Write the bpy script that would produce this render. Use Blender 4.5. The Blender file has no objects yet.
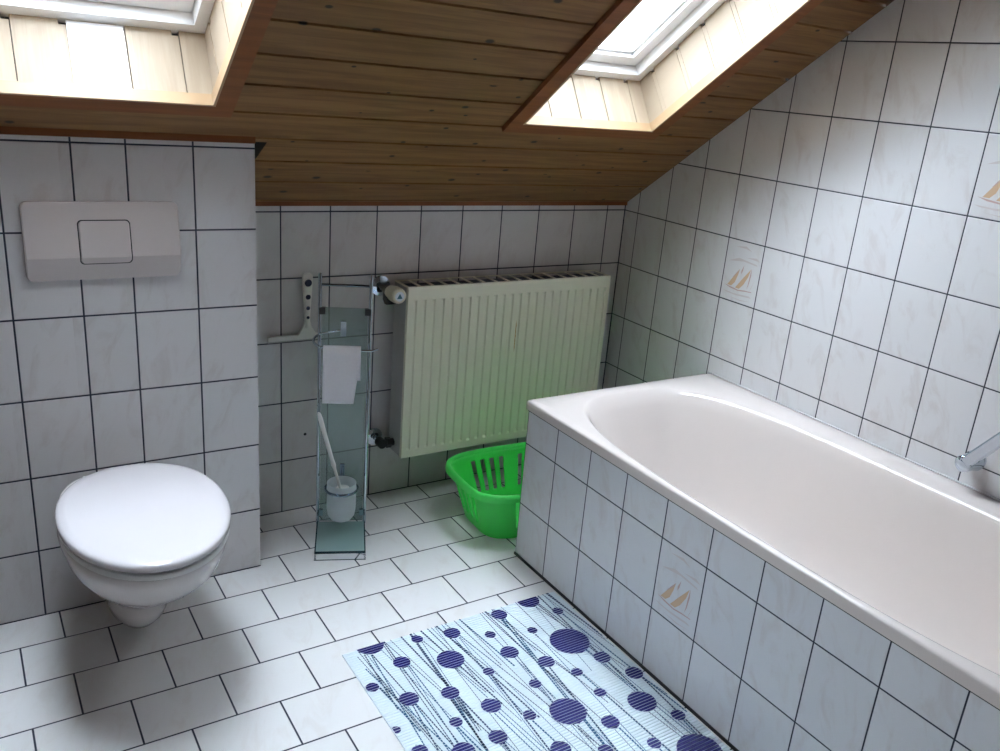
import bpy, bmesh, math, random
from mathutils import Vector, Matrix
random.seed(7)
D = bpy.data
S = bpy.context.scene
C = S.collection
PI = math.pi

# ------------------------------------------------------------------ camera, sky, exposure
cd = D.cameras.new('camera'); cam = D.objects.new('camera', cd); C.objects.link(cam)
fwd = Vector((0.5375143, 0.7778635, -0.3255868)); rgt = Vector((0.8361621, -0.5416341, 0.0864029)); upv = Vector((0.1091392, 0.3186862, 0.9415560))
m = Matrix((rgt, upv, -fwd)).transposed().to_4x4(); m.translation = Vector((0.18709, -2.49805, 1.41591))
cam.matrix_world = m
cd.sensor_width = 36; cd.lens = 856.44 * 36 / 1000; cd.shift_x = -0.01987; cd.shift_y = 0.00137; cd.clip_start = 0.02
S.camera = cam
S.view_settings.view_transform = 'Standard'; S.view_settings.look = 'None'
S.view_settings.gamma = 1; S.view_settings.use_curve_mapping = False
S.view_settings.exposure = 0.47
SKY = 28.0
w = D.worlds.new('sky'); S.world = w; w.use_nodes = True
bg = w.node_tree.nodes['Background']
bg.inputs['Color'].default_value = (0.79, 0.87, 1.0, 1); bg.inputs['Strength'].default_value = SKY
_t = w.node_tree; _tc = _t.nodes.new('ShaderNodeTexCoord'); _sp = _t.nodes.new('ShaderNodeSeparateXYZ'); _mr = _t.nodes.new('ShaderNodeMapRange')
_t.links.new(_tc.outputs['Generated'], _sp.inputs[0]); _t.links.new(_sp.outputs[2], _mr.inputs[0])      # overcast sky: the zenith is brighter than the horizon
_mr.inputs[1].default_value = 0.0; _mr.inputs[2].default_value = 1.0; _mr.inputs[3].default_value = SKY * 0.40; _mr.inputs[4].default_value = SKY * 1.25
_t.links.new(_mr.outputs[0], bg.inputs['Strength'])

# ------------------------------------------------------------------ constants of the room
XR = 2.323; YB = -0.291; BXR = 0.846; ZK = 1.016; TN = 0.705
CA = 0.8174; SA = 0.5763                      # slope cos / sin
XL = -0.65; YF = -3.15; ZC = 2.42
XP = 1.574; YP = -0.5546; ZP = 0.4921         # bath panel
WT = 0.154; HT = 0.202
def SL(x, s, n=0.0): return Vector((x, -CA * s + SA * n, ZK + SA * s + CA * n))

# ------------------------------------------------------------------ node helpers
def new_mat(name):
    m = D.materials.new(name); m.use_nodes = True
    return m, m.node_tree, m.node_tree.nodes['Principled BSDF']
class NT:
    def __init__(s, nt): s.nt = nt
    def v(s, x, sock):
        if hasattr(x, 'is_output'): s.nt.links.new(x, sock)
        else: sock.default_value = x
    def math(s, op, a, b=0.0, c=0.0, clamp=False):
        n = s.nt.nodes.new('ShaderNodeMath'); n.operation = op; n.use_clamp = clamp
        s.v(a, n.inputs[0]); s.v(b, n.inputs[1]); s.v(c, n.inputs[2]); return n.outputs[0]
    def mix(s, f, a, b):
        n = s.nt.nodes.new('ShaderNodeMix'); n.data_type = 'RGBA'
        s.v(f, n.inputs[0]); s.v(a, n.inputs[6]); s.v(b, n.inputs[7]); return n.outputs[2]
    def ss(s, x, lo, hi):
        n = s.nt.nodes.new('ShaderNodeMapRange'); n.interpolation_type = 'SMOOTHSTEP'
        s.v(x, n.inputs[0]); n.inputs[1].default_value = lo; n.inputs[2].default_value = hi; return n.outputs[0]
    def coord(s, scale=(1, 1, 1), rot=(0, 0, 0), kind='Object'):
        t = s.nt.nodes.new('ShaderNodeTexCoord'); mp = s.nt.nodes.new('ShaderNodeMapping')
        mp.inputs['Scale'].default_value = scale; mp.inputs['Rotation'].default_value = rot
        s.nt.links.new(t.outputs[kind], mp.inputs[0]); return mp.outputs[0]
    def sep(s, v):
        n = s.nt.nodes.new('ShaderNodeSeparateXYZ'); s.nt.links.new(v, n.inputs[0]); return n.outputs
    def comb(s, x=0.0, y=0.0, z=0.0):
        n = s.nt.nodes.new('ShaderNodeCombineXYZ')
        for i, k in enumerate((x, y, z)): s.v(k, n.inputs[i])
        return n.outputs[0]
    def noise(s, vec, scale, detail=3, rough=0.5, dist=0.0):
        n = s.nt.nodes.new('ShaderNodeTexNoise'); s.nt.links.new(vec, n.inputs['Vector'])
        n.inputs['Scale'].default_value = scale; n.inputs['Detail'].default_value = detail
        n.inputs['Roughness'].default_value = rough; n.inputs['Distortion'].default_value = dist; return n.outputs[0]
    def white(s, vec):
        n = s.nt.nodes.new('ShaderNodeTexWhiteNoise'); s.nt.links.new(vec, n.inputs['Vector']); return n.outputs[0]
    def bump(s, h, strength, dist, bsdf):
        n = s.nt.nodes.new('ShaderNodeBump'); s.v(h, n.inputs['Height'])
        n.inputs['Strength'].default_value = strength; n.inputs['Distance'].default_value = dist
        s.nt.links.new(n.outputs[0], bsdf.inputs['Normal'])

def tile_mat(name, U, V, ou, pu, ov, pv, ulist=None, brick=False, base=(0.74, 0.725, 0.72, 1), vein=(0.60, 0.55, 0.53, 1), grout=(0.018, 0.024, 0.045, 1), gw=0.0021, rough=0.16):
    """glazed ceramic tiles with dark joints; U, V are axis indices"""
    mt, nt, b = new_mat(name); n = NT(nt)
    xyz = n.sep(n.coord()); u = xyz[U]; v = xyz[V]
    tv = n.math('DIVIDE', n.math('SUBTRACT', v, ov), pv)
    row = n.math('FLOOR', tv)
    dv = n.math('MULTIPLY', n.math('PINGPONG', tv, 0.5), pv)
    if ulist:
        du = None
        for x in ulist:
            d = n.math('ABSOLUTE', n.math('SUBTRACT', u, x))
            du = d if du is None else n.math('MINIMUM', du, d)
        cell = n.comb(n.math('FLOOR', n.math('DIVIDE', n.math('SUBTRACT', u, ulist[-1]), 0.145)), row, 0.0)
    else:
        off = n.math('MULTIPLY', n.math('FLOORED_MODULO', n.math('ADD', row, 1.0), 2.0), 0.5) if brick else 0.0
        tu = n.math('ADD', n.math('DIVIDE', n.math('SUBTRACT', u, ou), pu), off)
        du = n.math('MULTIPLY', n.math('PINGPONG', tu, 0.5), pu)
        cell = n.comb(n.math('FLOOR', tu), row, 0.0)
    d = n.math('MINIMUM', du, dv)
    mask = n.ss(d, gw * 0.75, gw * 1.25)
    rnd = n.white(cell)
    loc = n.comb(n.math('ADD', n.math('MULTIPLY', u, 1.0), n.math('MULTIPLY', rnd, 7.0)), n.math('ADD', n.math('MULTIPLY', v, 0.55), n.math('MULTIPLY', u, -0.5)), rnd)
    ns = n.noise(loc, 16, 5, 0.62, 0.8)
    f = n.math('MULTIPLY', n.ss(ns, 0.48, 0.70), 0.50)
    col = n.mix(f, base, vein)
    val = n.math('ADD', 0.965, n.math('MULTIPLY', rnd, 0.05))
    hsv = nt.nodes.new('ShaderNodeHueSaturation'); n.v(val, hsv.inputs['Value']); n.v(col, hsv.inputs['Color'])
    nt.links.new(n.mix(mask, grout, hsv.outputs[0]), b.inputs['Base Color'])
    nt.links.new(n.math('SUBTRACT', 0.75, n.math('MULTIPLY', mask, 0.75 - rough)), b.inputs['Roughness'])
    h = n.math('ADD', n.ss(d, gw * 0.4, gw * 1.9), n.math('MULTIPLY', n.noise(n.coord(), 9, 2), 0.25))
    n.bump(h, 0.6, 0.0015, b)
    return mt

def plain(name, col, rough=0.4, metal=0.0, spec=0.5, var=0.04, scale=30, bump=0.0, coat=0.0):
    mt, nt, b = new_mat(name); n = NT(nt)
    ns = n.noise(n.coord(), scale, 3)
    hsv = nt.nodes.new('ShaderNodeHueSaturation'); hsv.inputs['Color'].default_value = (*col, 1)
    n.v(n.math('ADD', 1 - var, n.math('MULTIPLY', ns, 2 * var)), hsv.inputs['Value'])
    nt.links.new(hsv.outputs[0], b.inputs['Base Color'])
    b.inputs['Roughness'].default_value = rough; b.inputs['Metallic'].default_value = metal
    b.inputs['Specular IOR Level'].default_value = spec; b.inputs['Coat Weight'].default_value = coat
    if bump: n.bump(ns, bump, 0.001, b)
    return mt

def wood_mat(name, c1, c2, knot, axis, pitch, off=0.0, rough=0.45, knots=True, streak=1.0):
    """pine boards; axis = grain direction (0 x, 1 y), pitch = board width across it (other of x/y)"""
    mt, nt, b = new_mat(name); n = NT(nt)
    xyz = n.sep(n.coord()); L = xyz[axis]; A = xyz[1 - axis] if axis < 2 else xyz[0]
    bid = n.math('FLOOR', n.math('DIVIDE', n.math('SUBTRACT', A, off), pitch))
    rnd = n.white(n.comb(bid, 3.7, 1.1))
    vec = n.comb(n.math('ADD', n.math('MULTIPLY', L, 1.0), n.math('MULTIPLY', rnd, 30.0)), n.math('MULTIPLY', A, 14.0), xyz[2])
    g = n.noise(vec, 3.2, 5, 0.6, 0.6)
    g2 = n.noise(n.comb(n.math('MULTIPLY', L, 0.6), n.math('MULTIPLY', A, 60.0), rnd), 3.0, 3, 0.6)
    f = n.math('ADD', n.math('MULTIPLY', n.ss(g, 0.35, 0.65), 0.6 * streak), n.math('MULTIPLY', g2, 0.5 * streak), clamp=True)
    col = n.mix(f, (*c1, 1), (*c2, 1))
    if knots:
        vo = nt.nodes.new('ShaderNodeTexVoronoi'); vo.voronoi_dimensions = '2D'; vo.inputs['Scale'].default_value = 12.0
        nt.links.new(n.comb(n.math('ADD', n.math('MULTIPLY', L, 0.62), n.math('MULTIPLY', rnd, 9.0)), A, 0.3), vo.inputs['Vector'])
        cs = n.sep(vo.outputs['Color'])
        keep = n.math('LESS_THAN', cs[0], 0.55)
        r = n.math('MULTIPLY', n.math('ADD', 0.45, cs[1]), 0.085)
        k = n.math('MULTIPLY', n.math('SUBTRACT', 1.0, n.ss(n.math('DIVIDE', vo.outputs['Distance'], r), 0.45, 1.0)), keep)
        col = n.mix(n.math('MULTIPLY', k, 0.93), col, (*knot, 1))
    hsv = nt.nodes.new('ShaderNodeHueSaturation'); n.v(col, hsv.inputs['Color'])
    n.v(n.math('ADD', 0.88, n.math('MULTIPLY', rnd, 0.24)), hsv.inputs['Value'])
    nt.links.new(hsv.outputs[0], b.inputs['Base Color']); b.inputs['Roughness'].default_value = rough
    b.inputs['Specular IOR Level'].default_value = 0.3
    n.bump(g2, 0.25, 0.001, b)
    return mt

def glass_mat(name, tint, gloss=0.08, frost=0.0, fcol=(0.8, 0.9, 0.9)):
    """thin sheet glass: tinted see-through, mirror at grazing angles, optional frosting"""
    mt, nt, b = new_mat(name); n = NT(nt)
    out = nt.nodes['Material Output']
    tr = nt.nodes.new('ShaderNodeBsdfTransparent'); tr.inputs[0].default_value = (*tint, 1)
    gl = nt.nodes.new('ShaderNodeBsdfGlossy'); gl.inputs['Roughness'].default_value = 0.03
    lw = nt.nodes.new('ShaderNodeLayerWeight'); lw.inputs[0].default_value = 0.25
    f = n.math('ADD', gloss, n.math('MULTIPLY', lw.outputs['Fresnel'], 0.6), clamp=True)
    mx = nt.nodes.new('ShaderNodeMixShader'); nt.links.new(f, mx.inputs[0]); nt.links.new(tr.outputs[0], mx.inputs[1]); nt.links.new(gl.outputs[0], mx.inputs[2])
    last = mx.outputs[0]
    if frost:
        df = nt.nodes.new('ShaderNodeBsdfDiffuse'); tl = nt.nodes.new('ShaderNodeBsdfTranslucent')
        df.inputs[0].default_value = (*fcol, 1); tl.inputs[0].default_value = (*fcol, 1)
        m1 = nt.nodes.new('ShaderNodeMixShader'); nt.links.new(df.outputs[0], m1.inputs[1]); nt.links.new(tl.outputs[0], m1.inputs[2])
        m2 = nt.nodes.new('ShaderNodeMixShader'); m2.inputs[0].default_value = frost
        nt.links.new(last, m2.inputs[1]); nt.links.new(m1.outputs[0], m2.inputs[2]); last = m2.outputs[0]
    nt.links.new(last, out.inputs[0]); nt.nodes.remove(b)
    return mt

M = {}
M['tile_back'] = tile_mat('glazed_tile_back', 0, 2, 1.0061, WT, 0.1837, HT, base=(0.70, 0.68, 0.67, 1))
M['tile_right'] = tile_mat('glazed_tile_right', 1, 2, -0.0752, WT, 0.1837, HT, base=(0.73, 0.72, 0.72, 1), gw=.0018, grout=(0.03, 0.034, 0.048, 1))  # joints thinner and lighter: glare on this bright wall put into the colour
M['tile_box'] = tile_mat('glazed_tile_box', 0, 2, 0, WT, 0.1889, HT, ulist=[XL + .02, -0.484, -0.33, -0.176, -0.022, 0.132, 0.2859, 0.4326, 0.5471, 0.6976], base=(0.73, 0.71, 0.71, 1))
M['tile_panel'] = tile_mat('glazed_tile_panel', 1, 2, YP, WT, 0.1831, HT, base=(0.70, 0.70, 0.71, 1), gw=.0017)
M['tile_panel_end'] = tile_mat('glazed_tile_panel_end', 0, 2, XP, WT, 0.1831, HT)
M['tile_floor'] = tile_mat('floor_tile', 0, 1, 0.7124, 0.1975, -0.2595, 0.1544, brick=True, base=(0.78, 0.77, 0.76, 1), vein=(0.70, 0.66, 0.63, 1), rough=0.30)
M['plank'] = wood_mat('ceiling_pine', (0.265, 0.138, 0.050), (0.145, 0.064, 0.020), (0.010, 0.006, 0.004), 0, 0.1142, -0.0202)
M['trim_wood'] = wood_mat('trim_pine', (0.27, 0.092, 0.026), (0.18, 0.058, 0.016), (0.03, 0.015, 0.008), 0, 0.5, knots=False)
M['lining'] = wood_mat('lining_pine', (0.47, 0.385, 0.285), (0.385, 0.30, 0.215), (0.35, 0.20, 0.10), 2, 0.1125, knots=False, streak=0.8)
M['roof_dark'] = plain('roof_underlay', (0.10, 0.028, 0.010), 0.9)
M['joint'] = plain('dark_joint', (0.018, 0.024, 0.045), 0.8)
M['dark'] = plain('dark_gap', (0.012, 0.01, 0.008), 0.9)
M['white_paint'] = plain('white_window_paint', (0.92, 0.93, 0.94), 0.3)
M['plaster'] = plain('white_plaster', (0.78, 0.77, 0.75), 0.8)
M['wall_tan'] = plain('tan_wall', (0.22, 0.185, 0.16), 0.8)
M['ceramic'] = plain('white_ceramic', (0.74, 0.69, 0.67), 0.10, coat=0.3, var=0.01)
M['lid'] = plain('toilet_seat_plastic', (0.68, 0.645, 0.655), 0.18, var=0.01)
M['enamel'] = plain('bath_enamel', (0.72, 0.645, 0.60), 0.15, coat=0.25, var=0.01)
M['plate'] = plain('flush_plastic', (0.62, 0.555, 0.53), 0.24, var=0.01)
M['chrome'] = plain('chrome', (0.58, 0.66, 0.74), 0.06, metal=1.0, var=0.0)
M['black'] = plain('black_plastic', (0.012, 0.012, 0.014), 0.4)
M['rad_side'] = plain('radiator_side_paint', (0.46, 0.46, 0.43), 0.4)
M['rad_gap'] = plain('radiator_inside', (0.02, 0.035, 0.05), 0.6)  # near-black: shade inside the radiator put into the colour
M['white_plastic'] = plain('white_plastic', (0.80, 0.79, 0.77), 0.3)
M['cream_plastic'] = plain('cream_plastic', (0.78, 0.72, 0.58), 0.3)
M['paper'] = plain('tissue_paper', (0.84, 0.83, 0.86), 0.9, bump=0.3, scale=120)
M['glass_win'] = glass_mat('window_glass', (0.96, 0.98, 0.98), 0.03)
M['glass_teal'] = glass_mat('teal_shelf_glass', (0.82, 0.91, 0.90), 0.05, 0.24, (0.45, 0.56, 0.55))
M['glass_base'] = glass_mat('teal_foot_glass', (0.84, 0.94, 0.92), 0.05, 0.72, (0.50, 0.66, 0.64))
M['chrome_shaded'] = plain('shaded_chrome', (0.20, 0.26, 0.33), 0.1, metal=1.0, var=0.0)  # same chrome darkened, its dark reflections put into the colour
M['chrome_lit'] = plain('lit_chrome', (0.86, 0.90, 0.93), 0.1, metal=1.0, var=0.0)  # same chrome lightened, its bright reflections put into the colour
M['teal_dark'] = plain('dark_teal_edge', (0.02, 0.05, 0.06), 0.25)
M['glass_frost'] = glass_mat('frosted_cup_glass', (0.85, 0.9, 0.92), 0.04, 0.82, (0.88, 0.92, 0.93))
M['rubber'] = plain('white_silicone', (0.86, 0.85, 0.79), 0.45)
M['dot_rubber'] = plain('navy_rubber_dot', (0.010, 0.020, 0.06), 0.5)
M['mat_white'] = plain('foam_mat_white', (0.76, 0.85, 0.89), 0.65)
M['mat_navy'] = plain('foam_mat_navy_print', (0.013, 0.012, 0.14), 0.6)
M['mat_teal'] = plain('foam_mat_teal_print', (0.012, 0.10, 0.22), 0.6)
M['mat_line'] = plain('foam_mat_dark_line', (0.012, 0.04, 0.12), 0.6)
M['decor_pink'] = plain('tile_decor_pink', (0.56, 0.40, 0.37), 0.2)
M['decor_orange'] = plain('tile_decor_orange', (0.64, 0.445, 0.29), 0.2)
M['decor_haze'] = plain('tile_decor_haze', (0.63, 0.57, 0.555), 0.2)
M['silicone'] = plain('grey_sealant', (0.60, 0.60, 0.60), 0.5)
M['brass'] = plain('brass_fitting', (0.20, 0.19, 0.15), 0.35, metal=0.8)

def radiator_paint():
    mt, nt, b = new_mat('radiator_enamel'); n = NT(nt)
    xyz = n.sep(n.coord())
    dx = n.math('ABSOLUTE', n.math('SUBTRACT', xyz[0], n.math('ADD', 1.7935, n.math('MULTIPLY', n.math('SUBTRACT', n.noise(n.coord((1, 1, 30)), 4, 2), 0.5), 0.003))))
    dz = n.math('ABSOLUTE', n.math('SUBTRACT', xyz[2], 0.575))
    k = n.math('MULTIPLY', n.math('SUBTRACT', 1.0, n.ss(dx, 0.0022, 0.0045)), n.math('SUBTRACT', 1.0, n.ss(dz, 0.040, 0.062)))
    dx2 = n.math('ABSOLUTE', n.math('SUBTRACT', xyz[0], 1.760)); dz2 = n.math('ABSOLUTE', n.math('SUBTRACT', xyz[2], 0.545))
    k2 = n.math('MULTIPLY', n.math('MULTIPLY', n.math('SUBTRACT', 1.0, n.ss(dx2, 0.0006, 0.0018)), n.math('SUBTRACT', 1.0, n.ss(dz2, 0.025, 0.04))), 0.5)
    c = n.mix(n.math('ADD', k, k2, clamp=True), (0.84, 0.81, 0.66, 1), (0.48, 0.24, 0.02, 1))
    nt.links.new(c, b.inputs['Base Color']); b.inputs['Roughness'].default_value = 0.32
    return mt
M['rad'] = radiator_paint()
def green_plastic():
    mt, nt, b = new_mat('green_plastic'); n = NT(nt); out = nt.nodes['Material Output']
    ns = n.noise(n.coord(), 20, 2)
    col = n.mix(ns, (0.09, 0.88, 0.15, 1), (0.10, 0.92, 0.16, 1))
    nt.links.new(col, b.inputs['Base Color']); b.inputs['Roughness'].default_value = 0.32
    tl = nt.nodes.new('ShaderNodeBsdfTranslucent'); tl.inputs[0].default_value = (0.03, 0.85, 0.06, 1)
    mx = nt.nodes.new('ShaderNodeMixShader'); mx.inputs[0].default_value = 0.2
    nt.links.new(b.outputs[0], mx.inputs[1]); nt.links.new(tl.outputs[0], mx.inputs[2]); nt.links.new(mx.outputs[0], out.inputs[0])
    return mt
M['green'] = green_plastic()
def sheet_mat():
    mt, nt, b = new_mat('white_sheet'); n = NT(nt)
    xyz = n.sep(n.coord())
    a = n.math('SUBTRACT', 1.0, n.ss(n.math('ABSOLUTE', n.math('SUBTRACT', xyz[0], 0.015)), 0.012, 0.03))
    c = n.math('SUBTRACT', 1.0, n.ss(n.math('ABSOLUTE', n.math('SUBTRACT', xyz[2], -0.022)), 0.006, 0.02))
    f = n.math('MULTIPLY', n.math('MULTIPLY', a, c), n.ss(n.noise(n.coord(), 90, 3), 0.4, 0.65))
    nt.links.new(n.mix(f, (0.95, 0.97, 0.98, 1), (0.50, 0.74, 0.78, 1)), b.inputs['Base Color']); b.inputs['Roughness'].default_value = 0.35
    return mt
M['sheet'] = sheet_mat()

# ------------------------------------------------------------------ mesh helpers
def obj(name, bm, mat, parent=None, smooth=False, kind=None, loc=None):
    me = D.meshes.new(name)
    bmesh.ops.recalc_face_normals(bm, faces=bm.faces[:])
    bm.to_mesh(me); bm.free()
    o = D.objects.new(name, me); C.objects.link(o)
    for mm in (mat if isinstance(mat, (list, tuple)) else [mat]): me.materials.append(M[mm] if isinstance(mm, str) else mm)
    if smooth:
        for p in me.polygons: p.use_smooth = True
        if smooth != 'all': me.set_sharp_from_angle(angle=math.radians(smooth if smooth is not True else 40))
    if parent: o.parent = parent
    if loc: o.location = loc
    if kind: o['kind'] = kind
    return o
def tag(o, label, cat, group=None):
    o['label'] = label; o['category'] = cat
    if group: o['group'] = group
    return o
def thing(name, label, cat, loc=(0, 0, 0), rotz=0, group=None):
    o = D.objects.new(name, None); C.objects.link(o); o.location = loc; o.rotation_euler = (0, 0, rotz)
    o.empty_display_size = 0.05
    return tag(o, label, cat, group)
def struct_empty(name, label=None):
    o = D.objects.new(name, None); C.objects.link(o); o['kind'] = 'structure'
    if label: o['label'] = label
    return o
def box(bm, a, b, mi=0, xf=None):
    vs = []
    for x in (a[0], b[0]):
        for y in (a[1], b[1]):
            for z in (a[2], b[2]):
                p = Vector((x, y, z)); vs.append(bm.verts.new(xf(p) if xf else p))
    for f in ((0, 1, 3, 2), (4, 6, 7, 5), (0, 4, 5, 1), (2, 3, 7, 6), (0, 2, 6, 4), (1, 5, 7, 3)):
        bm.faces.new([vs[i] for i in f]).material_index = mi
    return vs
def bevel(bm, w, seg=2, ang=30):
    es = [e for e in bm.edges if len(e.link_faces) == 2 and e.calc_face_angle(0) > math.radians(ang)]
    bmesh.ops.bevel(bm, geom=es, offset=w, segments=seg, profile=0.5, affect='EDGES')
def bbox(a, b, w=0.002, seg=2):
    bm = bmesh.new(); box(bm, a, b); bevel(bm, w, seg); return bm
def poly(bm, pts, mi=0):
    f = bm.faces.new([bm.verts.new(p) for p in pts]); f.material_index = mi; return f
def loft(bm, rings, cap0=True, cap1=True, closed=True, mi=0):
    R = [[bm.verts.new(p) for p in r] for r in rings]
    n = len(R[0])
    for a, b in zip(R, R[1:]):
        for i in range(n if closed else n - 1):
            j = (i + 1) % n
            bm.faces.new((a[i], a[j], b[j], b[i])).material_index = mi
    if cap0: bm.faces.new(R[0][::-1]).material_index = mi
    if cap1: bm.faces.new(R[-1]).material_index = mi
    return R
def tube(bm, pts, r, n=12, caps=True, mi=0):
    pts = [Vector(p) for p in pts]; rings = []
    t = (pts[1] - pts[0]).normalized(); up = Vector((0, 0, 1)) if abs(t.z) < 0.9 else Vector((1, 0, 0))
    u = t.cross(up).normalized()
    for i, p in enumerate(pts):
        if i == 0: d = pts[1] - p
        elif i == len(pts) - 1: d = p - pts[i - 1]
        else: d = pts[i + 1] - pts[i - 1]
        d.normalize(); u = (u - d * u.dot(d)).normalized(); v = d.cross(u)
        rr = r[i] if isinstance(r, (list, tuple)) else r
        rings.append([p + (u * math.cos(k * 2 * PI / n) + v * math.sin(k * 2 * PI / n)) * rr for k in range(n)])
    loft(bm, rings, caps, caps, mi=mi)
def lathe(bm, prof, n=32, xf=None, mi=0):
    """prof = [(r, h)...] revolved about z"""
    rings = [[(xf or (lambda q: q))(Vector((r * math.cos(k * 2 * PI / n), r * math.sin(k * 2 * PI / n), h))) for k in range(n)] for r, h in prof]
    loft(bm, rings, prof[0][0] > 1e-6, prof[-1][0] > 1e-6, mi=mi)
    bmesh.ops.remove_doubles(bm, verts=bm.verts[:], dist=1e-6)
def mk(fn, *a, **k):
    bm = bmesh.new(); fn(bm, *a, **k); return bm

# ------------------------------------------------------------------ the room shell
SKL = (0.235, 0.718); SKR = (1.549, 2.025); S0 = 0.516; S1 = S0 + 0.98; NW = 0.156
SMAX = (ZC - ZK) / SA
bm = bmesh.new(); box(bm, (XL - .1, YF - .1, -0.08), (XR + .1, 0.1, 0)); obj('floor', bm, 'tile_floor', kind='structure')
bm = bmesh.new(); box(bm, (XL - .1, 0, 0), (XR + .1, 0.1, ZK)); obj('wall_back', bm, 'tile_back', kind='structure')
def gable(x0, x1):
    bm = bmesh.new()
    pr = [(0, 0), (0, ZK), (-(ZC - ZK) / TN, ZC), (YF, ZC), (YF, 0)]
    loft(bm, [[(x0, y, z) for y, z in pr], [(x1, y, z) for y, z in pr]])
    return bm
wr = obj('wall_right', gable(XR, XR + .1), 'tile_right', kind='structure')
obj('wall_left', gable(XL - .1, XL), 'wall_tan', kind='structure')
bm = bmesh.new(); box(bm, (XL - .1, YF - .1, 0), (XR + .1, YF, ZC)); obj('wall_front', bm, 'wall_tan', kind='structure')

# boxed-in tiled wall in front of the knee wall, that carries the toilet
bm = bmesh.new()
pr = [(YB, 0), (YB, ZK - TN * YB - .001), (-0.012, ZK + TN * .012 - .001), (-0.001, ZK - .001), (-0.001, 0)]
loft(bm, [[(XL + .001, y, z) for y, z in pr], [(BXR, y, z) for y, z in pr]])
for f in bm.faces: f.material_index = 1 if abs(f.calc_center_median().x - BXR) < 1e-3 else 0
obj('wall_installation', bm, ['tile_box', 'tile_right'], kind='structure')

# sloped ceiling of tongue and groove boards (real grooves), opening cut for each skylight
def in_hole(x, s):
    return any(a - .018 < x < b + .018 for a, b in (SKL, SKR)) and S0 - .018 < s < S1 + .018
bm = bmesh.new()
PP = 0.1142; G = 0.0042; MG = 0.018; TH = 0.012
seams = [0.0] + [0.0202 + PP * k for k in range(0, 30) if 0.0202 + PP * k < SMAX] + [SMAX]
xs = [XL, SKL[0] - MG, SKL[1] + MG, SKR[0] - MG, SKR[1] + MG, XR]
for a, b in zip(seams, seams[1:]):
    cuts = [a] + [q for q in (S0 - MG, S1 + MG) if a < q < b] + [b]
    for c, d in zip(cuts, cuts[1:]):
        segs = []; cur = None
        for x0, x1 in zip(xs, xs[1:]):
            if in_hole((x0 + x1) / 2, (c + d) / 2): cur = None
            elif cur is None: segs.append([x0, x1]); cur = segs[-1]
            else: cur[1] = x1
        for x0, x1 in segs:
            ga = G if c == a else 0; gb = G if d == b else 0
            # cross-section: face flush with n=0, chamfers into the groove
            ga = .0040 if c == a and a > 0 else 0; gb = .0040 if d == b else 0
            pr = [(c + ga, 0.0), (d - gb, 0.0), (d - gb * .45, .005), (d - gb * .35, TH), (c + ga * .35, TH), (c + ga * .45, .005)]
            loft(bm, [[SL(x0, s, n) for s, n in pr], [SL(x1, s, n) for s, n in pr]])
# convert to slope frame so the boards' texture follows the slope
RM = Matrix(((1, 0, 0), (0, -CA, -SA), (0, SA, -CA))).to_4x4(); RM.translation = Vector((0, 0, ZK))   # local (x, s, -n)
RI = RM.inverted()
bm.transform(RI)
ceil = obj('ceiling', bm, 'plank', kind='structure'); ceil.matrix_world = RM
# roof above the boards and the flat ceiling further in
bm = bmesh.new()
for x0, x1 in zip(xs, xs[1:]):
    mid = (x0 + x1) / 2
    for c, d in ((-0.3, S0 - MG), (S0 - MG, S1 + MG), (S1 + MG, SMAX + .3)):
        if in_hole(mid, (c + d) / 2): continue
        pr = [(c, TH + .0005), (d, TH + .0005), (d, 0.30), (c, 0.30)]
        a0 = x0 - (.1 if x0 == XL else 0); a1 = x1 + (.1 if x1 == XR else 0)
        loft(bm, [[Vector((a0, s, -n)) for s, n in pr], [Vector((a1, s, -n)) for s, n in pr]])
rf = obj('trim_1', bm, 'roof_dark', kind='structure'); rf.matrix_world = RM; rf['label'] = 'roof build-up above the ceiling boards'
bm = bmesh.new(); box(bm, (XL - .1, YF - .1, ZC), (XR + .1, -(ZC - ZK) / TN, ZC + .1)); obj('ceiling_flat', bm, 'plank', kind='structure')
# thin dark sheet that paints the shade of a gap beside the tiled box
bm = bmesh.new(); tri = [SL(.8465, .3445, -.0006), SL(.880, .3445, -.0006), SL(.872, .262, -.0006), SL(.8465, .235, -.0006)]
loft(bm, [tri, [p + Vector((0, SA * .0004, CA * .0004)) for p in tri]]); o = obj('trim_2', bm, 'dark', kind='structure'); o['label'] = 'thin dark sheet standing for the shaded gap in the ceiling beside the box'

for nm, (xa, xb), y_, zl in (('trim_5', (XL, BXR), YB, 1.2105), ('trim_6', (BXR, XR), 0.0, 1.0085)):
    bm = bmesh.new(); t = .011
    pr = [(y_ - .0004, zl), (y_ - t, zl + .002), (y_ - t, ZK - TN * (y_ - t) - .0006), (y_ - .0004, ZK - TN * (y_ - .0004) - .0006)]
    loft(bm, [[(xa + .001, y, z) for y, z in pr], [(xb - .001, y, z) for y, z in pr]]); o = obj(nm, bm, 'trim_wood', kind='structure'); o['label'] = 'thin wooden cover strip between tiles and ceiling boards'
# dark movement joints in the inner corners
for nm, a, b in (('trim_7', (XR - .0032, -.0032, .0), (XR - .0001, -.0001, ZK)), ('baseboard_back', (BXR + .0005, -.0026, .0001), (XR - .0035, -.0001, .0026)),
                 ('baseboard_installation', (XL + .001, YB - .0024, .0001), (BXR, YB - .0001, .0024))):
    bm = bmesh.new(); box(bm, a, b); o = obj(nm, bm, 'joint', kind='structure'); o['label'] = 'dark joint line where tiled surfaces meet'
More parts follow.
